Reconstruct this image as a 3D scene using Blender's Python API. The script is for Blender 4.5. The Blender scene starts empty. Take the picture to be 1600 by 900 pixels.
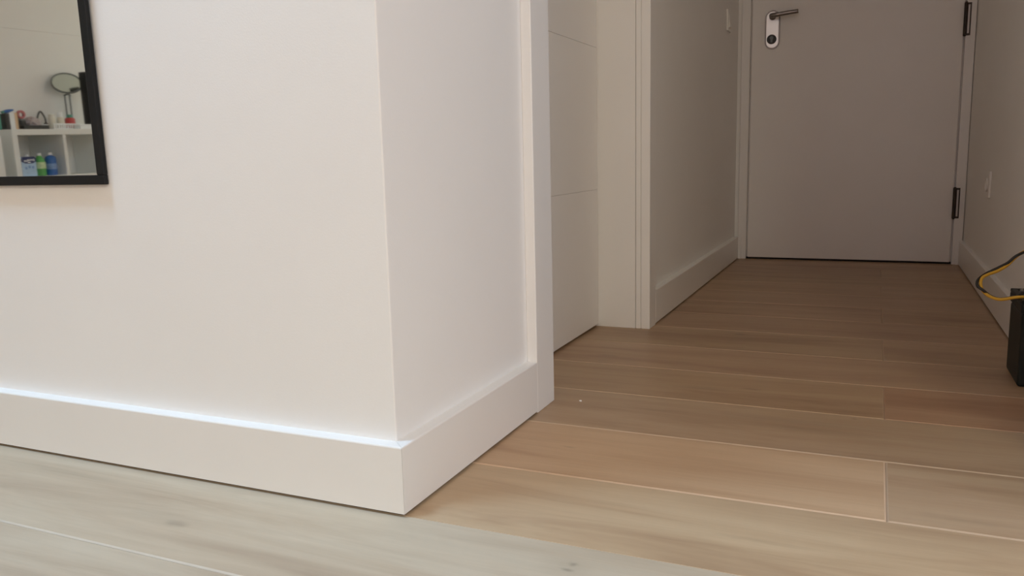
import bpy, bmesh, math, random
from mathutils import Vector, Matrix, noise
random.seed(7)
sc = bpy.context.scene
COL = sc.collection

# ------------------------------------------------------------------ camera
F_PX, YAW, PITCH, ROLL = 1285.68, -0.41697, -0.159866, -0.0239
CAM = Vector((0.57228, -0.91012, 0.48678))
fw = Vector((math.sin(YAW) * math.cos(PITCH), math.cos(YAW) * math.cos(PITCH), math.sin(PITCH)))
rt = fw.cross(Vector((0, 0, 1))).normalized()
up = rt.cross(fw)
rt2 = rt * math.cos(ROLL) + up * math.sin(ROLL)
up2 = -rt * math.sin(ROLL) + up * math.cos(ROLL)
cd = bpy.data.cameras.new('camera')
cam = bpy.data.objects.new('camera', cd)
COL.objects.link(cam)
m = Matrix((rt2, up2, -fw)).transposed().to_4x4()
m.translation = CAM
cam.matrix_world = m
cd.sensor_width = 36
cd.lens = 36 * F_PX / 1600
cd.clip_start = 0.02
sc.camera = cam

# ------------------------------------------------------------------ light
sc.view_settings.view_transform = 'Standard'
sc.view_settings.look = 'None'
sc.view_settings.gamma = 1
sc.view_settings.use_curve_mapping = False
sc.view_settings.exposure = 0.0
sc.cycles.use_denoising = True
sc.cycles.max_bounces = 16
sc.cycles.diffuse_bounces = 10
sc.cycles.glossy_bounces = 6
sc.cycles.caustics_reflective = False
sc.cycles.caustics_refractive = False

w = bpy.data.worlds.new('sky')
sc.world = w
w.use_nodes = True
w.node_tree.nodes['Background'].inputs[0].default_value = (0.75, 0.87, 1, 1)
w.node_tree.nodes['Background'].inputs[1].default_value = 0.4


def area(name, loc, target, sx, sy, power, color):
    d = bpy.data.lights.new(name, 'AREA')
    d.shape = 'RECTANGLE'
    d.size, d.size_y, d.energy, d.color = sx, sy, power, color
    o = bpy.data.objects.new(name, d)
    COL.objects.link(o)
    o.location = loc
    o.rotation_euler = (Vector(target) - Vector(loc)).to_track_quat('-Z', 'Y').to_euler()
    return o


# added area lights for unseen windows and lamps, tuned to fit the room's brightness
LIGHTS = [
    ('added_window_light', (3.02, -1.75, 1.45), (0, -1.75, 1.45), 2.6, 1.5, 24.0, (0.800, 0.850, 1.000)),
    ('added_window_light', (0.6, -5.42, 1.45), (0.6, 0, 1.45), 1.5, 1.85, 13.3, (1.000, 0.833, 0.968)),
    ('added_window_light', (-4.2, -5.42, 1.45), (-4.2, 0, 1.45), 1.5, 1.85, 14.4, (0.979, 1.000, 0.875)),
    ('added_overhead_light', (-0.72, -0.38, 2.4), (-0.72, -0.38, 0), 0.45, 0.45, 38.0, (0.440, 0.715, 1.000)),
    ('added_overhead_light', (2.0, -3.4, 2.4), (2.0, -3.4, 0), 0.5, 0.5, 68.8, (1.000, 0.942, 0.709)),  # this and the next: overhead fill added, no fixture
    ('added_overhead_light', (2.4, -0.6, 2.4), (2.4, -0.6, 0), 0.5, 0.5, 18.0, (0.644, 0.778, 1.000)),
]
for L_ in LIGHTS:
    area(*L_)


# ------------------------------------------------------------------ materials
def mat(name, col, rough=0.5, metal=0.0, spec=0.5, noise_amt=0.0, noise_scale=8.0, bump=0.0, bump_scale=200.0, **kw):
    mt = bpy.data.materials.new(name)
    mt.use_nodes = True
    nt = mt.node_tree
    b = nt.nodes['Principled BSDF']
    b.inputs['Base Color'].default_value = (*col, 1)
    b.inputs['Roughness'].default_value = rough
    b.inputs['Metallic'].default_value = metal
    b.inputs['Specular IOR Level'].default_value = spec
    for k, v in kw.items():
        b.inputs[k].default_value = v
    tc = nt.nodes.new('ShaderNodeTexCoord')
    if noise_amt > 0:
        n = nt.nodes.new('ShaderNodeTexNoise')
        n.inputs['Scale'].default_value = noise_scale
        n.inputs['Detail'].default_value = 4
        nt.links.new(tc.outputs['Object'], n.inputs['Vector'])
        r = nt.nodes.new('ShaderNodeValToRGB')
        r.color_ramp.elements[0].position, r.color_ramp.elements[1].position = 0.3, 0.7
        r.color_ramp.elements[0].color = (*[c * (1 - noise_amt) for c in col], 1)
        r.color_ramp.elements[1].color = (*[min(1, c * (1 + noise_amt)) for c in col], 1)
        nt.links.new(n.outputs['Fac'], r.inputs['Fac'])
        nt.links.new(r.outputs['Color'], b.inputs['Base Color'])
    if bump > 0:
        n2 = nt.nodes.new('ShaderNodeTexNoise')
        n2.inputs['Scale'].default_value = bump_scale
        n2.inputs['Detail'].default_value = 3
        nt.links.new(tc.outputs['Object'], n2.inputs['Vector'])
        bp = nt.nodes.new('ShaderNodeBump')
        bp.inputs['Strength'].default_value = bump
        bp.inputs['Distance'].default_value = 0.001
        nt.links.new(n2.outputs['Fac'], bp.inputs['Height'])
        nt.links.new(bp.outputs['Normal'], b.inputs['Normal'])
    return mt


KNOTS = [(-0.284, -0.128, 0.030, 0.014, 0.22), (-0.32, -0.120, 0.11, 0.030, 0.08), (0.256, -0.040, 0.014, 0.007, 0.30), (0.253, -0.055, 0.012, 0.006, 0.34), (0.255, -0.048, 0.05, 0.03, 0.10),
         (-0.009, 0.970, 0.040, 0.009, 0.22), (0.254, 1.303, 0.030, 0.012, 0.28), (0.26, 0.760, 0.10, 0.022, 0.16), (0.356, 0.785, 0.030, 0.009, 0.26),
         (0.48, 0.560, 0.16, 0.022, 0.16), (0.45, 0.600, 0.22, 0.030, 0.14), (0.555, 0.650, 0.012, 0.006, 0.25), (0.118, 0.338, 0.020, 0.007, 0.18),
         (0.22, 0.585, 0.12, 0.010, 0.13), (0.85, 0.740, 0.10, 0.018, 0.20), (-0.60, -0.05, 0.20, 0.018, 0.09), (0.70, 0.255, 0.10, 0.014, 0.12), (0.45, 0.100, 0.10, 0.008, 0.09)]


def wood_mat(name, gain=1.0):
    mt = bpy.data.materials.new(name)
    mt.use_nodes = True
    nt = mt.node_tree
    N, L = nt.nodes.new, nt.links.new
    b = nt.nodes['Principled BSDF']
    tc, oi = N('ShaderNodeTexCoord'), N('ShaderNodeObjectInfo')
    off = N('ShaderNodeVectorMath'); off.operation = 'SCALE'
    off.inputs[0].default_value = (37.0, 11.0, 5.0)
    L(oi.outputs['Random'], off.inputs['Scale'])
    add = N('ShaderNodeVectorMath'); add.operation = 'ADD'
    L(tc.outputs['Object'], add.inputs[0]); L(off.outputs[0], add.inputs[1])

    def stretched(sx, sy):
        mp = N('ShaderNodeMapping')
        mp.inputs['Scale'].default_value = (sx, sy, 1)
        L(add.outputs[0], mp.inputs['Vector'])
        return mp

    def nz(mp, scale, detail, rough=0.55, dist=0.0):
        n = N('ShaderNodeTexNoise')
        n.inputs['Scale'].default_value = scale
        n.inputs['Detail'].default_value = detail
        n.inputs['Roughness'].default_value = rough
        n.inputs['Distortion'].default_value = dist
        L(mp.outputs[0], n.inputs['Vector'])
        return n
    broad = nz(stretched(1.0, 7.0), 1.6, 4, 0.6, 0.6)
    fine = nz(stretched(1.0, 22.0), 5.0, 5, 0.6, 0.3)
    ramp = N('ShaderNodeValToRGB')
    e = ramp.color_ramp.elements
    e[0].position, e[0].color = 0.30, (0.375 * gain, 0.235 * gain, 0.138 * gain, 1)
    e[1].position, e[1].color = 0.66, (0.52 * gain, 0.36 * gain, 0.225 * gain, 1)
    mid = ramp.color_ramp.elements.new(0.48)
    mid.color = (0.465 * gain, 0.308 * gain, 0.186 * gain, 1)
    L(broad.outputs['Fac'], ramp.inputs['Fac'])
    fr = N('ShaderNodeMapRange')
    fr.inputs['From Min'].default_value, fr.inputs['From Max'].default_value = 0.3, 0.7
    fr.inputs['To Min'].default_value, fr.inputs['To Max'].default_value = 0.955, 1.035
    L(fine.outputs['Fac'], fr.inputs['Value'])
    # whole plank a little lighter or darker
    pr = N('ShaderNodeMapRange')
    pr.inputs['To Min'].default_value, pr.inputs['To Max'].default_value = 0.97, 1.03
    L(oi.outputs['Random'], pr.inputs['Value'])
    mul = N('ShaderNodeMath'); mul.operation = 'MULTIPLY'
    L(fr.outputs[0], mul.inputs[0]); L(pr.outputs[0], mul.inputs[1])
    # knots and dark figure of the boards, each with its own place: x, y, half length, half width, strength
    geo = N('ShaderNodeNewGeometry')
    wob = N('ShaderNodeTexNoise')
    wob.inputs['Scale'].default_value = 30
    L(geo.outputs['Position'], wob.inputs['Vector'])
    ws = N('ShaderNodeVectorMath'); ws.operation = 'MULTIPLY_ADD'
    ws.inputs[1].default_value = (0.03, 0.010, 0)
    L(wob.outputs['Color'], ws.inputs[0]); L(geo.outputs['Position'], ws.inputs[2])
    last = mul.outputs[0]
    for kx, ky, rx, ry, st in KNOTS:
        sub = N('ShaderNodeVectorMath'); sub.operation = 'SUBTRACT'
        sub.inputs[1].default_value = (kx + .015, ky + .005, 0)
        L(ws.outputs[0], sub.inputs[0])
        dv_ = N('ShaderNodeVectorMath'); dv_.operation = 'MULTIPLY'
        dv_.inputs[1].default_value = (1 / rx, 1 / ry, 0)
        L(sub.outputs[0], dv_.inputs[0])
        ln = N('ShaderNodeVectorMath'); ln.operation = 'LENGTH'
        L(dv_.outputs[0], ln.inputs[0])
        kr = N('ShaderNodeMapRange'); kr.interpolation_type = 'SMOOTHSTEP'
        kr.inputs['To Min'].default_value, kr.inputs['To Max'].default_value = 1 - st, 1.0
        L(ln.outputs['Value'], kr.inputs['Value'])
        mm = N('ShaderNodeMath'); mm.operation = 'MULTIPLY'
        L(last, mm.inputs[0]); L(kr.outputs[0], mm.inputs[1])
        last = mm.outputs[0]
    sc_ = N('ShaderNodeVectorMath'); sc_.operation = 'SCALE'
    L(ramp.outputs['Color'], sc_.inputs[0]); L(last, sc_.inputs['Scale'])
    tint = N('ShaderNodeVectorMath'); tint.operation = 'MULTIPLY'      # board's own tone plus light painted in by row
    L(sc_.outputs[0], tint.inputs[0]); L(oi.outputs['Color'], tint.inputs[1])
    L(tint.outputs[0], b.inputs['Base Color'])
    b.inputs['Roughness'].default_value = 0.42
    b.inputs['Specular IOR Level'].default_value = 0.4
    bp = N('ShaderNodeBump')
    bp.inputs['Strength'].default_value = 0.12
    bp.inputs['Distance'].default_value = 0.001
    L(fine.outputs['Fac'], bp.inputs['Height']); L(bp.outputs['Normal'], b.inputs['Normal'])
    return mt


M = dict(
    wall=mat('wall_paint', (0.86, 0.845, 0.825), 0.75, spec=0.3, noise_amt=0.012, noise_scale=3, bump=0.12, bump_scale=350),
    ceil=mat('ceiling_paint', (0.82, 0.81, 0.79), 0.9, spec=0.2),
    trim=mat('satin_trim_paint', (0.845, 0.825, 0.80), 0.32, noise_amt=0.01, noise_scale=5, bump=0.05, bump_scale=120),
    door=mat('door_paint', (0.84, 0.815, 0.785), 0.40, noise_amt=0.012, noise_scale=4, bump=0.06, bump_scale=160),
    gap=mat('dark_gap', (0.02, 0.017, 0.015), 0.9),
    joint=mat('floor_joint_shade', (0.10, 0.08, 0.065), 0.9, spec=0.1, noise_amt=0.1),  # dark colour for the shade under the baseboards
    wood=wood_mat('oak_plank'),
    bevel=mat('limed_bevel', (0.57, 0.41, 0.28), 0.55, spec=0.3, noise_amt=0.05, noise_scale=20),
    black=mat('black_satin', (0.010, 0.010, 0.010), 0.55, spec=0.25, noise_amt=0.1),
    mirror=mat('silvered_glass', (0.80, 0.83, 0.80), 0.02, 1.0),
    steel=mat('brushed_steel', (0.28, 0.25, 0.23), 0.30, 1.0, noise_amt=0.05, noise_scale=60),
    nickel=mat('satin_nickel', (0.95, 0.92, 0.88), 0.40, 1.0, noise_amt=0.03),
    bronze=mat('dark_bronze', (0.055, 0.043, 0.034), 0.42, 0.7, noise_amt=0.1),
    pin=mat('hinge_pin', (0.42, 0.38, 0.34), 0.35, 0.8, noise_amt=0.05),
    plastic=mat('white_plastic', (0.84, 0.82, 0.79), 0.35, noise_amt=0.01),
    battery=mat('black_battery_plastic', (0.012, 0.0135, 0.011), 0.5, spec=0.25, noise_amt=0.15, bump=0.1, bump_scale=90),
    label=mat('grey_label', (0.55, 0.54, 0.52), 0.5, noise_amt=0.05, noise_scale=40),
    yellow=mat('yellow_cable', (0.75, 0.42, 0.035), 0.45, noise_amt=0.04),
    cblack=mat('black_cable', (0.02, 0.018, 0.017), 0.45, noise_amt=0.1),
    lead=mat('lead_terminal', (0.35, 0.34, 0.33), 0.45, 0.9, noise_amt=0.1),
    shelf=mat('white_laminate', (0.80, 0.81, 0.79), 0.35, noise_amt=0.01),
    navy=mat('navy_print', (0.02, 0.03, 0.12), 0.4, noise_amt=0.05),
    pale=mat('pale_blue_print', (0.42, 0.58, 0.78), 0.4, noise_amt=0.08, noise_scale=30),
    white=mat('white_print', (0.85, 0.86, 0.87), 0.4, noise_amt=0.01),
    green=mat('green_plastic', (0.10, 0.38, 0.09), 0.25, noise_amt=0.1, noise_scale=25),
    greenl=mat('pale_green_label', (0.55, 0.68, 0.38), 0.4, noise_amt=0.2, noise_scale=60),
    blue=mat('blue_plastic', (0.03, 0.13, 0.42), 0.25, noise_amt=0.1, noise_scale=25),
    bluel=mat('mid_blue_label', (0.20, 0.32, 0.60), 0.4, noise_amt=0.2, noise_scale=50),
    red=mat('red_plastic', (0.52, 0.045, 0.04), 0.35, noise_amt=0.05),
    rose=mat('rose_plastic', (0.48, 0.12, 0.13), 0.4, noise_amt=0.05),
    teal=mat('teal_plastic', (0.06, 0.27, 0.20), 0.4, noise_amt=0.1),
    tan=mat('tan_paper', (0.72, 0.48, 0.28), 0.6, noise_amt=0.05),
    cream=mat('cream_ceramic', (0.72, 0.68, 0.58), 0.4, noise_amt=0.03),
    bag=mat('pinkish_film', (0.50, 0.42, 0.42), 0.35, noise_amt=0.15, noise_scale=30),
    dark=mat('charcoal_plastic', (0.03, 0.028, 0.025), 0.5, noise_amt=0.2),
    greymetal=mat('grey_metal', (0.16, 0.17, 0.165), 0.4, 0.3, noise_amt=0.1),
    disc=mat('round_mirror_face', (0.62, 0.66, 0.63), 0.12, 1.0),
    glass=mat('window_glass', (1, 1, 1), 0.0, **{'Transmission Weight': 1.0, 'IOR': 1.02}),
)

# the bevel takes the tone of its own board
nt_ = M['bevel'].node_tree
src_ = nt_.nodes['Principled BSDF'].inputs['Base Color'].links[0].from_socket
oi_, mx_ = nt_.nodes.new('ShaderNodeObjectInfo'), nt_.nodes.new('ShaderNodeVectorMath')
mx_.operation = 'MULTIPLY'
nt_.links.new(src_, mx_.inputs[0])
nt_.links.new(oi_.outputs['Color'], mx_.inputs[1])
nt_.links.new(mx_.outputs[0], nt_.nodes['Principled BSDF'].inputs['Base Color'])


# ------------------------------------------------------------------ mesh helpers
def obj(name, bm, material, parent=None, bevel=0.0, seg=2, smooth=False):
    me = bpy.data.meshes.new(name)
    bmesh.ops.recalc_face_normals(bm, faces=bm.faces)
    bm.to_mesh(me)
    bm.free()
    for mt in (material if isinstance(material, (list, tuple)) else [material]):
        me.materials.append(mt)
    if smooth:
        for p in me.polygons:
            p.use_smooth = True
    o = bpy.data.objects.new(name, me)
    COL.objects.link(o)
    if parent:
        o.parent = parent
    if bevel > 0:
        b = o.modifiers.new('bevel', 'BEVEL')
        b.width, b.segments, b.limit_method = bevel, seg, 'ANGLE'
        b.angle_limit = math.radians(40)
    return o


def box(bm, x0, x1, y0, y1, z0, z1, rot=None):
    vs = [bm.verts.new((x, y, z)) for x in (x0, x1) for y in (y0, y1) for z in (z0, z1)]
    for f in ((0, 1, 3, 2), (4, 6, 7, 5), (0, 4, 5, 1), (2, 3, 7, 6), (0, 2, 6, 4), (1, 5, 7, 3)):
        bm.faces.new([vs[i] for i in f])
    if rot:
        bmesh.ops.transform(bm, matrix=rot, verts=vs)
    return bm


def B(*a, **k):
    return box(bmesh.new(), *a, **k)


def prism(bm, pts, axis, a, b):
    """extrude a 2-D polygon along an axis; pts are the two remaining coordinates in order"""
    def mk(p, t):
        q = list(p)
        q.insert(axis, t)
        return bm.verts.new(q)
    va = [mk(p, a) for p in pts]
    vb = [mk(p, b) for p in pts]
    n = len(pts)
    bm.faces.new(va)
    bm.faces.new(list(reversed(vb)))
    for i in range(n):
        bm.faces.new((va[i], va[(i + 1) % n], vb[(i + 1) % n], vb[i]))
    return bm


def lathe(bm, prof, n=24, mtx=None, caps=True):
    """prof: (radius, z) list, turned about Z"""
    rings = []
    for r, z in prof:
        rings.append([bm.verts.new((r * math.cos(2 * math.pi * i / n), r * math.sin(2 * math.pi * i / n), z)) for i in range(n)])
    for a, b in zip(rings, rings[1:]):
        for i in range(n):
            bm.faces.new((a[i], a[(i + 1) % n], b[(i + 1) % n], b[i]))
    if caps:
        bm.faces.new(list(reversed(rings[0])))
        bm.faces.new(rings[-1])
    if mtx:
        bmesh.ops.transform(bm, matrix=mtx, verts=[v for r in rings for v in r])
    return bm


def tube(bm, pts, rad, n=10, closed=False):
    pts = [Vector(p) for p in pts]
    rings = []
    prev = None
    for i, p in enumerate(pts):
        if closed:
            t = pts[(i + 1) % len(pts)] - pts[i - 1]
        else:
            t = pts[min(i + 1, len(pts) - 1)] - pts[max(i - 1, 0)]
        t.normalize()
        if prev is None:
            a = t.orthogonal().normalized()
        else:
            a = (prev - t * prev.dot(t)).normalized()
        prev = a
        b = t.cross(a)
        r = rad[i] if isinstance(rad, (list, tuple)) else rad
        rings.append([bm.verts.new(p + (a * math.cos(2 * math.pi * k / n) + b * math.sin(2 * math.pi * k / n)) * r) for k in range(n)])
    pairs = list(zip(rings, rings[1:])) + ([(rings[-1], rings[0])] if closed else [])
    for a, b in pairs:
        for k in range(n):
            bm.faces.new((a[k], a[(k + 1) % n], b[(k + 1) % n], b[k]))
    if not closed:
        bm.faces.new(list(reversed(rings[0])))
        bm.faces.new(rings[-1])
    return bm


def spline(pts, k=6):
    P = [Vector(p) for p in pts]
    P = [P[0] * 2 - P[1]] + P + [P[-1] * 2 - P[-2]]
    out = []
    for i in range(1, len(P) - 2):
        p0, p1, p2, p3 = P[i - 1:i + 3]
        for j in range(k):
            t = j / k
            out.append(0.5 * ((2 * p1) + (p2 - p0) * t + (2 * p0 - 5 * p1 + 4 * p2 - p3) * t * t + (3 * p1 - p0 - 3 * p2 + p3) * t ** 3))
    out.append(P[-2])
    return out


def stadium(cx, cz, hw, z0, z1, n=14):
    """outline of an upright plate with fully rounded ends"""
    pts = []
    for i in range(n + 1):
        a = math.pi * i / n
        pts.append((cx + hw * math.cos(a), z1 - hw + hw * math.sin(a)))
    for i in range(n + 1):
        a = math.pi + math.pi * i / n
        pts.append((cx + hw * math.cos(a), z0 + hw + hw * math.sin(a)))
    return pts


def struct(o):
    o['kind'] = 'structure'
    return o


def tag(o, label, cat, group=None):
    o['label'], o['category'] = label, cat
    if group:
        o['group'] = group
    return o


def thing(name, label, cat, loc, group=None):
    o = bpy.data.objects.new(name, None)
    o.empty_display_size = 0.05
    COL.objects.link(o)
    o.location = loc
    return tag(o, label, cat, group)


def under(o, root):
    """parent a mesh built in world space under a root without moving it"""
    o.parent = root
    o.matrix_parent_inverse = Matrix.Translation(-Vector(root.location))
    return o


# ------------------------------------------------------------------ dimensions
WT = 0.020                       # how far wall faces lie behind baseboard and casing faces
XL, XR_ROOM, YB, HC = -5.27, 3.10, -5.50, 2.50
XH, XR, YD = 0.0125, 0.8931, 2.897   # hall baseboard faces, entrance door face
YC0, YC1, YJ0, YJ1 = 0.4905, 0.579, 1.2918, 1.3606
RW0 = 0.25                       # unseen near end of the hall's right wall, set to shade the hall floor
HB = 0.100

# ------------------------------------------------------------------ floor: oak planks
floor = struct(obj('floor', B(XL - .1, XR_ROOM + .1, YB - .1, YD + .12, -0.05, -0.0125), M['gap']))
seams = [-0.210, 0.005, 0.217, 0.443, 0.667, 0.889, 1.116, 1.343]
p = 0.2218
lo, hi = seams[0], seams[-1]
while lo > YB:
    lo -= p
    seams.insert(0, lo)
while hi < YD + .06:
    hi += p
    seams.append(hi)
first = seams.index(0.005)
BV, GAP = 0.0019, 0.0002
for i, (y0, y1) in enumerate(zip(seams, seams[1:])):
    k = i - first                       # row 0 starts at the wall corner
    if k % 2 == 1 or k % 2 == -1:
        x = 0.604
    else:
        x = -0.62 if (k // 2) % 2 == 0 else 1.55
        x += 0.11 * ((k * 7) % 3 - 1)
    cuts = []
    xx = x
    while xx > XL - .05:
        cuts.append(xx)
        xx -= 2.2
    xx = x + 2.2
    while xx < XR_ROOM + .05:
        cuts.append(xx)
        xx += 2.2
    cuts = [XL - .05] + sorted(cuts) + [XR_ROOM + .05]
    for x0, x1 in zip(cuts, cuts[1:]):
        if x1 - x0 < 0.03:
            continue
        if y0 > 1.35 and (x1 < -0.1 or x0 > 1.1):
            continue
        cx, cy = (x0 + x1) / 2, (y0 + y1) / 2
        hx, hy = (x1 - x0) / 2 - GAP, (y1 - y0) / 2 - GAP
        bw = 0.0027 if k <= 2 else BV
        bl_, bh_ = (0.0005 if k == 0 else bw), (0.0005 if k == -1 else bw)     # the joint at the wall corner is tight
        bm = bmesh.new()
        rings = []
        for (dx, ya, yb_, z) in ((hx, hy, hy, -0.0125), (hx, hy, hy, -BV * .8), (hx - bw, hy - bl_, hy - bh_, 0.0)):
            rings.append([bm.verts.new(v) for v in ((-dx, -ya, z), (dx, -ya, z), (dx, yb_, z), (-dx, yb_, z))])
        bm.faces.new(list(reversed(rings[0])))
        for a, b, mi in ((rings[0], rings[1], 0), (rings[1], rings[2], 1)):
            for j in range(4):
                f = bm.faces.new((a[j], a[(j + 1) % 4], b[(j + 1) % 4], b[j]))
                f.material_index = mi
        bm.faces.new(rings[2])
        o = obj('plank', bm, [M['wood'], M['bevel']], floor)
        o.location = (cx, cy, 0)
        g = random.uniform(0.90, 0.98) if k < 4 else random.uniform(0.85, 0.92)  # far hall rows darkened, light falloff put into their tint
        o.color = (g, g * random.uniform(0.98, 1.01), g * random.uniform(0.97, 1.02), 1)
        if k in (0, 1):  # rows by the corner lightened in colour, imitating brighter light
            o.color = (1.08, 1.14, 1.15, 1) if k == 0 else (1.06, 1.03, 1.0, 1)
        if k in (-1, -2):                       # paler, greyer boards; cool light is put into the tint too
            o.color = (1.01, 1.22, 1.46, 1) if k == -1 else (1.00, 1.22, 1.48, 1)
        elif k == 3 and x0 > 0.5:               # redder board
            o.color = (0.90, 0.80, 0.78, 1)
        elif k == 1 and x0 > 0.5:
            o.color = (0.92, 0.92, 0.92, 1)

# ------------------------------------------------------------------ walls and ceiling
struct(obj('ceiling', B(XL - .1, XR_ROOM + .1, YB - .1, YD + .12, HC, HC + .08), M['ceil']))
struct(obj('wall_front', prism(bmesh.new(), [(XL, WT), (-WT, WT), (-WT, YC0 + .02), (-0.14, YC0 + .02), (-0.14, 0.14), (XL, 0.14)], 2, 0, HC), M['wall'], bevel=0.002))
struct(obj('wall_over_door', B(-0.14, -WT, YC0 + .02, YJ1 - .02, 2.06, HC), M['wall']))
struct(obj('wall_hall_left', B(-0.14, XH - WT, YJ1 - .02, YD + .01, 0, HC), M['wall']))
struct(obj('wall_hall_right', B(XR + .014, XR + .134, RW0, YD + .01, 0, HC), M['wall'], bevel=0.002))
struct(obj('wall_side_room', B(XR + .134, XR_ROOM, RW0, RW0 + .12, 0, HC), M['wall']))
bm = bmesh.new()
box(bm, -0.14, 0.0095, YD + .01, YD + .11, 0, HC)
box(bm, 0.907, XR + .134, YD + .01, YD + .11, 0, HC)
box(bm, 0.0095, 0.907, YD + .01, YD + .11, 2.08, HC)
struct(obj('wall_hall_end', bm, M['wall']))


def holed_wall(name, axis, a, b, u0, u1, holes):
    """wall slab with window openings (u from, u to, z from, z to); axis = the coordinate it is thin in"""
    bm = bmesh.new()
    rects, u = [], u0
    for h0, h1, z0, z1 in holes:
        rects += [(u, h0, 0, HC), (h0, h1, 0, z0), (h0, h1, z1, HC)]
        u = h1
    rects.append((u, u1, 0, HC))
    for p0, p1, z0, z1 in rects:
        if axis == 0:
            box(bm, a, b, p0, p1, z0, z1)
        else:
            box(bm, p0, p1, a, b, z0, z1)
    return struct(obj(name, bm, M['wall']))


def window(name, axis, t, u0, u1, z0, z1):
    bm = bmesh.new()
    fwid, d = 0.06, 0.03
    parts = [(u0, u0 + fwid, z0, z1), (u1 - fwid, u1, z0, z1), (u0 + fwid, u1 - fwid, z0, z0 + fwid), (u0 + fwid, u1 - fwid, z1 - fwid, z1),
             ((u0 + u1) / 2 - .03, (u0 + u1) / 2 + .03, z0 + fwid, z1 - fwid)]
    for a, b, c, e in parts:
        if axis == 0:
            box(bm, t - d, t + d, a, b, c, e)
        else:
            box(bm, a, b, t - d, t + d, c, e)
    o = struct(obj(name, bm, M['trim'], bevel=0.003))
    um = (u0 + u1) / 2
    for a, b in ((u0 + fwid, um - .03), (um + .03, u1 - fwid)):
        args = (t - .003, t + .003, a, b, z0 + fwid, z1 - fwid) if axis == 0 else (a, b, t - .003, t + .003, z0 + fwid, z1 - fwid)
        obj('pane', B(*args), M['glass'], o)
    return o


holed_wall('wall_left', 0, XL - .1, XL, YB, 0.14, [])
holed_wall('wall_back', 1, YB - .1, YB, XL, XR_ROOM, [(-5.0, -3.4, 0.45, 2.42), (-0.2, 1.4, 0.45, 2.42)])
holed_wall('wall_right', 0, XR_ROOM, XR_ROOM + .1, YB, RW0 + .12, [(-3.10, -0.40, 0.65, 2.25)])
window('window_1', 1, YB - .05, -5.0, -3.4, 0.45, 2.42)  # unseen windows, openings placed to suit the added lights
window('window_2', 1, YB - .05, -0.2, 1.4, 0.45, 2.42)
window('window_3', 0, XR_ROOM + .05, -3.10, -0.40, 0.65, 2.25)


# ------------------------------------------------------------------ baseboards (square top ledge, thin dark joint at the floor)
def base_profile(face, back):
    """(offset, z) outline: face at `face`, wall at `back`; the foot is set in behind a 3 mm joint"""
    s = 1 if back > face else -1
    return [(back, 0.0), (face + s * .006, 0.0), (face + s * .006, .0042), (face, .0042), (face, HB - .0022), (face + s * .0007, HB - .0007), (face + s * .0022, HB), (back, HB)]


def dark_foot(o):  # foot faces coloured dark to imitate shadow in the floor gap
    o.data.materials.append(M['joint'])
    for p_ in o.data.polygons:
        if all(o.data.vertices[i].co.z < .0045 for i in p_.vertices):
            p_.material_index = 1
    return o


def baseboard(name, axis, face, back, a, b):
    bm = bmesh.new()
    prism(bm, base_profile(face, back), axis, a, b) if axis == 0 else prism(bm, base_profile(face, back), 1, a, b)
    return dark_foot(struct(obj(name, bm, M['trim'])))


# the two boards meet in a mitre at the outer corner
bm = bmesh.new()
pf = base_profile(0.0, WT)
va = [bm.verts.new((XL, y_, z_)) for y_, z_ in pf]
vb = [bm.verts.new((-y_ - .0002, y_, z_)) for y_, z_ in pf]
bm.faces.new(va); bm.faces.new(list(reversed(vb)))
for i in range(len(pf)):
    j = (i + 1) % len(pf)
    bm.faces.new((va[i], va[j], vb[j], vb[i]))
dark_foot(struct(obj('baseboard_front', bm, M['trim'])))
bm = bmesh.new()
pf = base_profile(0.0, -WT)
va = [bm.verts.new((x_, -x_ + .0002, z_)) for x_, z_ in pf]
vb = [bm.verts.new((x_, YC0 - .0005, z_)) for x_, z_ in pf]
bm.faces.new(va); bm.faces.new(list(reversed(vb)))
for i in range(len(pf)):
    j = (i + 1) % len(pf)
    bm.faces.new((va[i], va[j], vb[j], vb[i]))
dark_foot(struct(obj('baseboard_return', bm, M['trim'])))
baseboard('baseboard_hall_left', 1, XH, XH - WT, YJ1 + .0003, YD - .012)
baseboard('baseboard_hall_right', 1, XR, XR + .014, RW0, YD - .012)
baseboard('baseboard_left', 1, XL + .015, XL, YB + .02, -0.01)
baseboard('baseboard_back', 0, YB + .015, YB, XL + .02, XR_ROOM)

# ------------------------------------------------------------------ the white room door with its casings
struct(obj('trim_1', B(-0.02, 0.0, YC0, YC1, 0, 2.12), M['trim'], bevel=0.0016))
o = struct(obj('trim_2', B(-0.0125, XH, YJ0, YJ1, 0, 2.12), M['trim'], bevel=0.0016))
obj('reveal_strip', B(-0.0275, -0.0132, YJ0 + .0012, YJ1 - .03, 0, 2.08), M['trim'], o, bevel=0.0012)
obj('jamb_lining', B(-0.185, -0.0285, YJ0 + .0002, YJ1 - .03, 0, 2.08), M['trim'], o, bevel=0.001)
o = struct(obj('trim_3', B(-0.185, -0.0205, YC0 + .025, YC1 - .004, 0, 2.08), M['trim']))
struct(obj('trim_4', B(-0.02, 0.0, YC1, YJ0, 2.05, 2.12), M['trim'], bevel=0.0016))
door1 = struct(obj('door_1', B(-0.172, -0.138, YC1 - .003, YJ0 - .0015, 0.008, 2.055), M['door']))
zs = [0.0075, 0.388, 0.768, 1.148, 1.528, 2.055]
for z0, z1 in zip(zs, zs[1:]):
    obj('door_panel', B(-0.138, -0.135, YC1 - .002, YJ0 - .0022, z0 + .00035, z1 - .00035), M['door'], door1, bevel=0.0005, seg=1)
obj('under_door_shade', B(-0.160, -0.150, YC1 - .002, YJ0 - .002, 0.0005, 0.008), M['gap'], door1)  # dark strip added for the shade in the gap under the door

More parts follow.
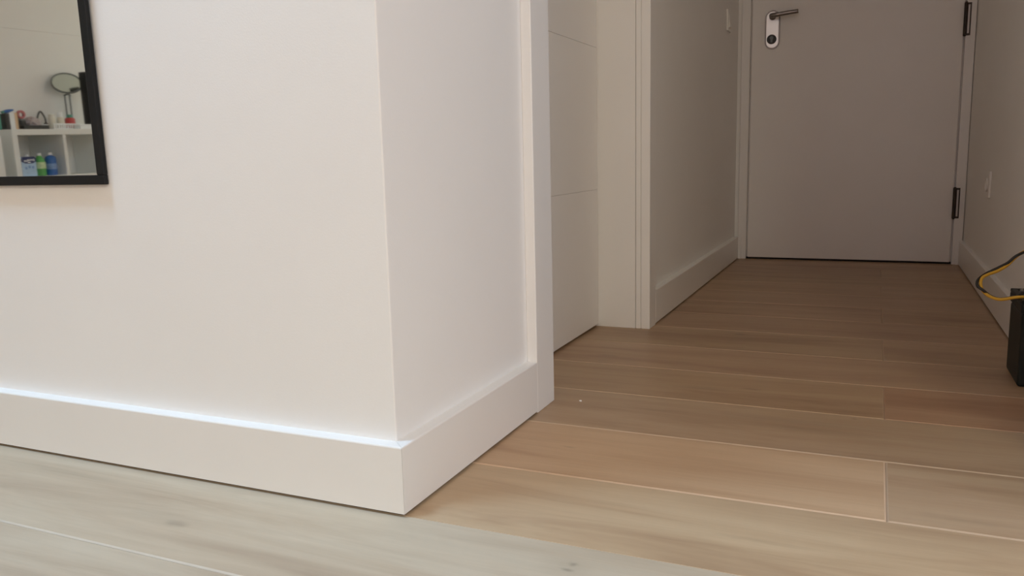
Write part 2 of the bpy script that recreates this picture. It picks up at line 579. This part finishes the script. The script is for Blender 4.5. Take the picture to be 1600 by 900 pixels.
# ------------------------------------------------------------------ entrance door at the end of the hall
struct(obj('trim_5', B(0.0100, 0.0460, YD - .004, YD + .05, 0, 2.08), M['trim'], bevel=0.0012))
struct(obj('trim_6', B(0.8695, 0.9050, YD - .004, YD + .05, 0, 2.08), M['trim'], bevel=0.0012))
struct(obj('trim_7', B(0.0460, 0.8695, YD - .004, YD + .05, 2.052, 2.08), M['trim'], bevel=0.0012))
struct(obj('trim_8', B(XH - .002, XH + .013, YD - .0115, YD - .0042, 0, HB - .003), M['trim'], bevel=0.001))
struct(obj('trim_9', B(XR - .013, XR + .002, YD - .0115, YD - .0042, 0, HB - .003), M['trim'], bevel=0.001))
door2 = struct(obj('door_2', B(0.0520, 0.8630, YD, YD + .045, 0.0085, 2.046), M['door'], bevel=0.002))
obj('under_door_shade', B(0.0475, 0.868, YD + .006, YD + .04, 0.0003, 0.0085), M['gap'], door2)  # dark strip standing in for the shadow below the door
obj('frame_rebate', B(0.0461, 0.8694, YD + .018, YD + .024, 0.0085, 2.051), M['door'], door2)
# lever handle on a rounded plate, cylinder lock below
plate = obj('handle_plate', prism(bmesh.new(), stadium(0.1370, 0, 0.0305, 0.9107, 1.0720), 1, YD - .004, YD + .001), M['steel'], door2, bevel=0.0012)
obj('plate_face', prism(bmesh.new(), stadium(0.1370, 0, 0.0255, 0.9157, 1.0660), 1, YD - .0058, YD - .003), M['nickel'], plate, bevel=0.001)
rotY = Matrix.Translation((0.1372, YD - .004, 1.0440)) @ Matrix.Rotation(math.radians(90), 4, 'X')
bm = lathe(bmesh.new(), [(0.0135, 0), (0.0135, 0.006), (0.0105, 0.009), (0.0102, 0.044)], 24, rotY)
tube(bm, spline([(0.1372, YD - .044, 1.0440), (0.1405, YD - .051, 1.0440), (0.1520, YD - .0545, 1.0445), (0.175, YD - .0545, 1.0465), (0.212, YD - .0535, 1.0500), (0.2450, YD - .0525, 1.0525)], 5),
     [0.0102] * 8 + [0.0098] * 6 + [0.0092] * 6 + [0.0086] * 6, 14)
obj('lever_handle', bm, M['steel'], plate, smooth=True)
lockm = Matrix.Translation((0.1350, YD - .0055, 0.9515)) @ Matrix.Rotation(math.radians(90), 4, 'X')
lock = obj('lock_rosette', lathe(bmesh.new(), [(0.0200, 0), (0.0200, 0.0030), (0.0188, 0.0040)], 28, lockm), M['dark'], plate)
bm = lathe(bmesh.new(), [(0.0078, 0), (0.0078, 0.0062), (0.0070, 0.0068)], 20, Matrix.Translation((0.1350, YD - .0055, 0.9570)) @ Matrix.Rotation(math.radians(90), 4, 'X'))
box(bm, 0.1308, 0.1392, YD - .0118, YD - .0055, 0.9385, 0.9560)
obj('lock_cylinder', bm, M['greymetal'], door2)
for z0, z1 in ((0.911, 1.036), (0.190, 0.3135)):
    h = obj('hinge', B(0.8600, 0.8860, YD - .0055, YD - .0035, z0, z1), M['bronze'], door2, bevel=0.0008)
    bm = bmesh.new()
    lathe(bm, [(0.0058, z0 + .002), (0.0058, z1 - .002)], 14, Matrix.Translation((0.8660, YD - .0085, 0)))
    lathe(bm, [(0.0045, z0 - .003), (0.0058, z0 + .001)], 14, Matrix.Translation((0.8660, YD - .0085, 0)))
    lathe(bm, [(0.0058, z1 - .001), (0.0045, z1 + .003)], 14, Matrix.Translation((0.8660, YD - .0085, 0)))
    obj('hinge_knuckle', bm, M['bronze'], h, smooth=False)
    obj('hinge_leaf', B(0.8742, 0.8810, YD - .0068, YD - .0050, z0 + .008, z1 - .008), M['pin'], h, bevel=0.0006)

# ------------------------------------------------------------------ switch and outlet seen edge-on
xs = XH - WT
sw = thing('light_switch', 'white light switch on the left hall wall beside the entrance door', 'switch', (xs, 2.632, 0.963))
under(obj('switch_plate', B(xs, xs + .007, 2.592, 2.672, 0.963, 1.046), M['plastic'], bevel=0.002), sw)
bm = prism(bmesh.new(), [(xs + .006, 0.976), (xs + .013, 0.979), (xs + .0072, 1.030), (xs + .006, 1.031)], 1, 2.609, 2.655)
# prism on axis 1 takes (x, z) pairs
under(obj('switch_rocker', bm, M['plastic'], bevel=0.001), sw)
xo = XR + .014
ol = thing('wall_outlet', 'white plastic outlet low on the right hall wall near the door hinges', 'outlet', (xo, 2.15, 0.316))
under(obj('outlet_plate', B(xo - .007, xo, 2.108, 2.192, 0.3165, 0.4005), M['plastic'], bevel=0.002), ol)
bm = lathe(bmesh.new(), [(0.022, 0), (0.022, 0.006), (0.018, 0.006), (0.017, 0.002)], 24,
           Matrix.Translation((xo - .006, 2.150, 0.3570)) @ Matrix.Rotation(math.radians(-90), 4, 'Y'))
under(obj('outlet_socket', bm, M['plastic']), ol)

# ------------------------------------------------------------------ framed mirror on the left wall
TILT = 0.0117
mx1, mx0, mz0, mz1 = -0.5200, -1.1200, 0.4570, 1.7570
yf, yb = 0.0100, 0.0185
mir = thing('wall_mirror', 'large wall mirror in a thin black frame on the white wall', 'mirror', (mx1, WT, mz0))
mir.location = ((mx0 + mx1) / 2, yb, mz0)


def rel(x0, x1, y0, y1, z0, z1):
    ox, oy, oz = (mx0 + mx1) / 2, yb, mz0
    return B(x0 - ox, x1 - ox, y0 - oy, y1 - oy, z0 - oz, z1 - oz)


FWd = 0.0148
obj('frame_rail', rel(mx0, mx1, yf, yb, mz0, mz0 + FWd), M['black'], mir, bevel=0.0012)
obj('frame_rail', rel(mx0, mx1, yf, yb, mz1 - FWd, mz1), M['black'], mir, bevel=0.0012)
obj('frame_stile', rel(mx1 - FWd, mx1, yf, yb, mz0 + FWd, mz1 - FWd), M['black'], mir, bevel=0.0012)
obj('frame_stile', rel(mx0, mx0 + FWd, yf, yb, mz0 + FWd, mz1 - FWd), M['black'], mir, bevel=0.0012)
obj('mirror_glass', rel(mx0 + FWd - .002, mx1 - FWd + .002, yf + .0015, yf + .0045, mz0 + FWd - .002, mz1 - FWd + .002), M['mirror'], mir)
mir.rotation_euler = (TILT, 0, 0)

# ------------------------------------------------------------------ battery with its leads by the right wall
bx0, bx1, by0, by1, bh = 0.8500, 0.8900, 0.972, 1.128, 0.178
bat = thing('battery_box', 'black battery box standing on the floor at the end of the right wall', 'battery', ((bx0 + bx1) / 2, (by0 + by1) / 2, 0))
under(obj('battery_case', B(bx0, bx1, by0, by1, 0.0, 0.150), M['battery'], bevel=0.006, seg=3), bat)
bm = B(bx0 - .002, bx1 + .002, by0 - .002, by1 + .002, 0.1515, bh - .008)
rim = 0.010
for a in ((bx0 - .002, bx1 + .002, by0 - .002, by0 + rim), (bx0 - .002, bx1 + .002, by1 - rim, by1 + .002), (bx0 - .002, bx0 + rim, by0 + rim, by1 - rim), (bx1 - rim, bx1 + .002, by0 + rim, by1 - rim)):
    box(bm, *a, bh - .008, bh)
lid = under(obj('battery_lid', bm, M['battery'], bevel=0.002), bat)
obj('label', B(bx0 + .030, bx1 - .020, by0 + .045, by1 - .020, bh - .0078, bh - .0066), M['label'], lid)
for yy in (by0 + .028, by1 - .035):
    bm = lathe(bmesh.new(), [(0.008, bh - .008), (0.008, bh + .002), (0.006, bh + .004)], 16, Matrix.Translation((bx0 + .018, yy, 0)))
    obj('terminal', bm, M['lead'], lid)


def unproject_y(px, py, Y):
    d = fw + rt2 * ((px - 800) / F_PX) - up2 * ((py - 450) / F_PX)
    return CAM + d * ((Y - CAM.y) / d.y)


t1 = (bx0 + .018, by0 + .028, bh + .003)
base = [(0.8415, 1.000, .1790), (0.8160, 1.012, .1712), (0.7990, 1.030, .1735), (0.7870, 1.040, .1830), (0.7825, 1.048, .1960), (0.7850, 1.055, .2080), (0.7960, 1.062, .2150), (0.8140, 1.066, .2230),
        (0.8310, 1.070, .2350), (0.8460, 1.074, .2520), (0.8620, 1.078, .2640), (0.9000, 1.085, .2790), (0.9500, 1.090, .2700), (0.9850, 1.090, .2300)]
ye = [t1] + base + [(0.9900, by1 - .030, bh - .006)]
cab = obj('battery_cable', tube(bmesh.new(), spline(ye, 6), 0.0032, 10), M['yellow'], smooth=True)
tag(cab, 'yellow lead looping out from the black battery box', 'cable', 'battery leads')
random.seed(3)
bl = []
for i, q in enumerate(base[1:]):
    s = math.sin(i * 1.15 + 0.5)
    bl.append((q[0] + .0045 * s - .003, q[1] + .0062 * math.cos(i * 1.15), q[2] + .0055 * s + .001))
bk = [(bx0 + .018, by1 - .035, bh + .003), (bx0 + .016, 1.050, .1835), (bx0 + .006, 1.022, .1850), (0.8420, 1.0085, .1795), (0.8160, 1.0200, .1710), (0.8000, 1.0370, .1740)] + bl[2:] + [(0.9960, by1 - .045, bh - .005)]
cab2 = obj('battery_cable', tube(bmesh.new(), spline(bk, 6), 0.0030, 10), M['cblack'], smooth=True)
tag(cab2, 'black lead twisted around the yellow one by the battery box', 'cable', 'battery leads')

# paint fleck lying on the floor
bm = bmesh.new()
bmesh.ops.create_icosphere(bm, subdivisions=2, radius=0.003)
for v in bm.verts:
    v.co = v.co * (1 + .3 * noise.noise(v.co * 400))
    v.co.z = v.co.z * .45 + .0011
fl = obj('paint_fleck', bm, M['plastic'])
fl.location = (0.0515, 0.589, 0)
tag(fl, 'tiny pale fleck lying on the oak floor near the door casing', 'crumb')

# ================================================================== the part of the room the mirror shows
SX, ST = -4.880, 0.675                       # shelf front plane and top height
SB = XL + .016
sh = thing('cube_shelf', 'white open cube shelf unit seen in the mirror', 'shelf', (SX - .18, -3.70, 0))
ow, iw, dv = 0.040, 0.350, 0.026
y = -2.960
yend = y - (2 * ow + 4 * iw + 3 * dv)
under(obj('top_panel', B(SB, SX, yend, y, ST - ow, ST), M['shelf'], bevel=0.0015), sh)
under(obj('bottom_panel', B(SB, SX, yend, y, 0, ow), M['shelf'], bevel=0.0015), sh)
under(obj('side_panel', B(SB, SX, y - ow, y, ow, ST - ow), M['shelf'], bevel=0.0015), sh)
under(obj('side_panel', B(SB, SX, yend, yend + ow, ow, ST - ow), M['shelf'], bevel=0.0015), sh)
zm0, zm1 = 0.325, 0.345
for k in range(4):
    a = y - ow - k * (iw + dv)
    under(obj('middle_shelf', B(SB, SX - .002, a - iw, a, zm0, zm1), M['shelf'], bevel=0.001), sh)
    if k < 3:
        under(obj('divider', B(SB, SX - .002, a - iw - dv, a - iw, ow, ST - ow), M['shelf'], bevel=0.001), sh)

# low cabinet left of it
cb = thing('low_cabinet', 'white low cabinet beside the cube shelf in the mirror', 'cabinet', (-5.03, -2.58, 0))
under(obj('cabinet_body', B(XL + .016, -4.815, -2.825, -2.335, 0.0, 0.640), M['shelf'], bevel=0.002), cb)
for y0, y1 in ((-2.822, -2.582), (-2.578, -2.338)):
    d = under(obj('cabinet_door', B(-4.8155, -4.800, y0, y1, 0.03, 0.637), M['shelf'], bevel=0.0015), cb)
    bm = lathe(bmesh.new(), [(0.006, 0), (0.005, 0.012), (0.011, 0.02), (0.009, 0.026)], 14,
               Matrix.Translation((-4.801, (-2.60 if y0 < -2.7 else -2.56), 0.36)) @ Matrix.Rotation(math.radians(90), 4, 'Y'))
    k_ = obj('knob', bm, M['steel'])
    k_.parent = d

struct(obj('trim_10', B(XL, XL + .005, -4.9, -2.75, 1.41, HC), M['wall'], bevel=0.002))


def bottle(name, label, cat, x, y, z, prof, mb, capr, caph, ml, lz, group=None):
    """round-shouldered bottle: body, label band and cap"""
    t = thing(name, label, cat, (x, y, z), group)
    obj('bottle_body', lathe(bmesh.new(), prof, 24), mb, t, smooth=False)
    top = prof[-1][1]
    obj('cap', lathe(bmesh.new(), [(capr, top - .001), (capr, top + caph - .002), (capr * .85, top + caph)], 18), M['white'], t)
    r = max(q[0] for q in prof) + .0006
    if ml:
        obj('bottle_label', lathe(bmesh.new(), [(r, lz[0]), (r, lz[1])], 24, caps=False), ml, t)
    return t


bx = -4.945
fz = zm1
t = thing('detergent_carton', 'pale blue carton with navy top band, leftmost on the shelf in the mirror', 'carton', (bx, -3.080, fz))
obj('carton_body', B(-.035, .035, -.055, .055, 0, .135), M['pale'], t, bevel=0.003)
bm = bmesh.new()
arc = [(-.0555, .128), (-.0555, .106), (-.03, .094), (0, .090), (.03, .094), (.0555, .106), (.0555, .128), (.045, .140), (-.045, .140)]
prism(bm, arc, 0, -.036, .0362)
band = obj('navy_band', bm, M['navy'], t)
bm = bmesh.new()
random.seed(5)
yy = -.042
for k in range(7):
    hgt = (.016, .011, .012, .011, .016, .011, .013)[k]
    wv = .009
    box(bm, .0362, .0369, yy, yy + wv * .75, .108 + .004 * math.sin(k * .9), .108 + hgt + .004 * math.sin(k * .9))
    yy += .0118
box(bm, .0362, .0369, -.010, .010, .096, .1035)
obj('lettering', bm, M['white'], band)
bm = bmesh.new()
for yy, z0 in ((-.034, .056), (.018, .052), (-.008, .060)):
    box(bm, .0348, .0357, yy, yy + .016, z0, z0 + .018)
obj('print_patch', bm, M['bluel'], t)
obj('pour_cap', lathe(bmesh.new(), [(0.013, .138), (0.013, .154), (0.011, .156)], 16, Matrix.Translation((0, -.018, 0))), M['white'], t)
bottle('detergent_bottle', 'green plastic bottle between the carton and the blue bottle in the mirror', 'bottle', bx, -3.188, fz,
       [(.030, 0), (.036, .006), (.037, .07), (.036, .100), (.030, .122), (.016, .138), (.013, .146)], M['green'], .0145, .017, M['greenl'], (.052, .098))
bottle('detergent_bottle', 'blue plastic bottle with white cap right of the green one in the mirror', 'bottle', bx, -3.276, fz,
       [(.031, 0), (.037, .006), (.038, .07), (.038, .118), (.033, .134), (.017, .142), (.014, .147)], M['blue'], .0150, .017, M['bluel'], (.045, .085))

ox = -5.02
t = thing('book', 'white-spined book upright on the shelf top in the mirror', 'book', (ox, -3.081, ST))
obj('book_cover', B(-.11, 0, -.018, .018, 0, .118), M['white'], t, bevel=0.001)
t = thing('book', 'tan-spined thin book right of the white one in the mirror', 'book', (ox, -3.112, ST))
obj('book_cover', B(-.11, 0, -.012, .012, 0, .119), M['tan'], t, bevel=0.001)
obj('dark_edge', B(-.11, .0005, -.0125, -.0085, 0, .1195), M['dark'], t)
t = thing('book', 'black-spined book at the left end of the row in the mirror', 'book', (ox, -3.0475, ST))
obj('book_cover', B(-.11, -.004, -.0135, .0135, 0, .112), M['dark'], t, bevel=0.001)
bottle('pump_bottle', 'teal bottle with olive pump head at the shelf end in the mirror', 'bottle', ox - .03, -2.986, ST,
       [(.022, 0), (.024, .01), (.024, .10), (.018, .125), (.011, .135), (.010, .165)], M['teal'], .011, .014, None, None)
pump = tube(bmesh.new(), spline([(0, 0, .178), (0, 0, .196), (.002, -.012, .203), (.004, -.03, .200)], 4), 0.007, 10)
tp = [o_ for o_ in bpy.data.objects if o_.name.startswith('pump_bottle')][0]
obj('pump_head', pump, M['dark'], tp, smooth=True)
t = thing('squeeze_tube', 'small blue-green tube lying across the books in the mirror', 'tube', (ox - .03, -3.078, ST + .1197))
bm = lathe(bmesh.new(), [(.006, -.035), (.011, -.03), (.012, .0), (.006, .038)], 14, Matrix.Translation((0, 0, .012)) @ Matrix.Rotation(math.radians(78), 4, 'X'))
obj('tube_body', bm, M['blue'], t)
obj('tube_cap', lathe(bmesh.new(), [(.009, -.052), (.009, -.034)], 12, Matrix.Translation((0, 0, .012)) @ Matrix.Rotation(math.radians(78), 4, 'X')), M['teal'], t)

t = thing('storage_tray', 'shallow charcoal tray beside the tan book in the mirror', 'tray', (ox - .05, -3.245, ST))
bm = B(-.07, .07, -.10, .10, 0, .006)
for a in ((-.07, .07, -.10, -.096), (-.07, .07, .096, .10), (-.07, -.066, -.096, .096), (.066, .07, -.096, .096)):
    box(bm, *a, .006, .030)
obj('tray_shell', bm, M['dark'], t, bevel=0.001)
t = thing('tin', 'dark round tin in the tray under the red tape roll in the mirror', 'tin', (ox - .05, -3.180, ST + .0065))
obj('tin_body', lathe(bmesh.new(), [(.026, 0), (.028, .003), (.028, .062), (.025, .066)], 20), M['dark'], t)
obj('tin_lid', lathe(bmesh.new(), [(.0285, .060), (.0285, .070), (.026, .072)], 20), M['greymetal'], t)
t = thing('tape_roll', 'red tape roll standing on the dark tin in the mirror', 'tape', (ox - .045, -3.180, ST + .0785))
bm = bmesh.new()
pr = [(.017, -.010), (.030, -.010), (.030, .010), (.017, .010), (.017, -.010)]
lathe(bm, pr, 26, Matrix.Translation((0, 0, .030)) @ Matrix.Rotation(math.radians(90), 4, 'Y'), caps=False)
obj('tape_ring', bm, M['rose'], t)
t = thing('plastic_bag', 'crumpled pinkish plastic bag lying in the tray in the mirror', 'bag', (ox - .05, -3.268, ST + .0065))
bm = bmesh.new()
bmesh.ops.create_icosphere(bm, subdivisions=4, radius=1)
for v in bm.verts:
    c = v.co.copy()
    k = 1 + .30 * noise.noise(c * 2.6) + .10 * noise.noise(c * 7)
    v.co = Vector((c.x * .050 * k, c.y * .054 * k, max(0.0, .040 + c.z * .046 * k)))
obj('bag_body', bm, M['bag'], t, smooth=True)
t = thing('headphones', 'black headphones left of the cream jars on the shelf in the mirror', 'headphones', (ox - .145, -3.412, ST))
ring = [(0.01 * math.sin(a * 2), .034 * math.cos(a), .082 + .055 * math.sin(a)) for a in [math.pi * i / 14 for i in range(15)]]
ring = [(0, .034, .045)] + ring + [(0, -.034, .045)]
obj('headband', tube(bmesh.new(), ring, .0065, 8), M['dark'], t, smooth=True)
for s in (-1, 1):
    obj('ear_cup', lathe(bmesh.new(), [(.02, -.012), (.027, -.006), (.027, .008), (.018, .014)], 18, Matrix.Translation((0, s * .034, .0275)) @ Matrix.Rotation(math.radians(90), 4, 'X')), M['dark'], t)

t = thing('slatted_basket', 'white slatted basket under the jars on the shelf in the mirror', 'basket', (ox - .045, -3.505, ST))
obj('basket_base', B(-.060, .060, -.120, .120, 0, .010), M['white'], t, bevel=0.001)
obj('basket_rim', B(.053, .060, -.120, .120, .036, .044), M['white'], t, bevel=0.001)
obj('basket_back', B(-.060, -.053, -.120, .120, .010, .044), M['white'], t, bevel=0.001)
for k in range(13):
    yy = -.1135 + k * .0189
    obj('slat', B(.054, .0595, yy - .0045, yy + .0045, .010, .036), M['white'], t)


def jar(label, yv, r, h, body, lid, lr, lh):
    t = thing('jar', label, 'jar', (ox - .05, yv, ST + .010))
    obj('jar_body', lathe(bmesh.new(), [(r * .9, 0), (r, .004), (r, h * .85), (r * .8, h)], 20), body, t)
    obj('lid', lathe(bmesh.new(), [(lr, h - .002), (lr, h + lh), (lr * .9, h + lh + .002)], 20), lid, t)
    return t


jar('squat cream jar next to the headphones in the mirror', -3.425, .025, .090, M['cream'], M['cream'], .021, .010)
jar('cream jar with tall white lid left of the red jar in the mirror', -3.498, .026, .082, M['cream'], M['white'], .018, .036)
jar('red jar with teal lid below the round mirror stand in the mirror', -3.578, .036, .078, M['red'], M['teal'], .022, .022)
t = thing('flat_case', 'low flat white case between the slatted basket and the mirror frame', 'case', (ox + .055, -3.620, ST))
obj('case_body', B(-.035, .035, -.072, .072, 0, .022), M['white'], t, bevel=0.003)
obj('case_lid', B(-.035, .035, -.072, .072, .0225, .036), M['white'], t, bevel=0.003)

# round table mirror on a two-post stand
t = thing('vanity_mirror', 'round grey tabletop mirror tilted on its stand on the shelf in the mirror', 'mirror', (ox - .18, -3.685, ST))
tm = Matrix.Translation((.03, .015, .355)) @ Matrix.Rotation(math.radians(-16), 4, 'X') @ Matrix.Rotation(math.radians(54), 4, 'Y')
bm = bmesh.new()
tube(bm, [tm @ Vector((.088 * math.cos(a), .122 * math.sin(a), 0)) for a in [2 * math.pi * i / 40 for i in range(40)]], .0075, 8, closed=True)
obj('ring', bm, M['greymetal'], t, smooth=True)
bm = bmesh.new()
prism(bm, [(.084 * math.cos(2 * math.pi * i / 40), .118 * math.sin(2 * math.pi * i / 40)) for i in range(40)], 2, -.002, .002)
bmesh.ops.transform(bm, matrix=tm, verts=bm.verts)
obj('mirror_disc', bm, M['disc'], t)
for dy in (-.020, .022):
    obj('post', tube(bmesh.new(), [(0, dy, .015), (0, dy, .265)], .006, 8), M['greymetal'], t)
obj('cross_bar', tube(bmesh.new(), [(0, -.028, .262), (.012, -.01, .272), (.012, .012, .272), (0, .030, .262)], .006, 8), M['greymetal'], t, smooth=True)
obj('base', lathe(bmesh.new(), [(.050, 0.012), (.050, .017), (.02, .025)], 24), M['greymetal'], t)
t = thing('slim_box', 'tall slim black box standing at the right of the shelf top in the mirror', 'box', (ox - .040, -3.755, ST))
obj('box_shell', B(-.034, .034, -.036, .036, .018, .435), M['black'], t, bevel=0.006, seg=3)
obj('base_foot', B(-.037, .037, -.040, .040, 0, .018), M['dark'], t, bevel=0.003)
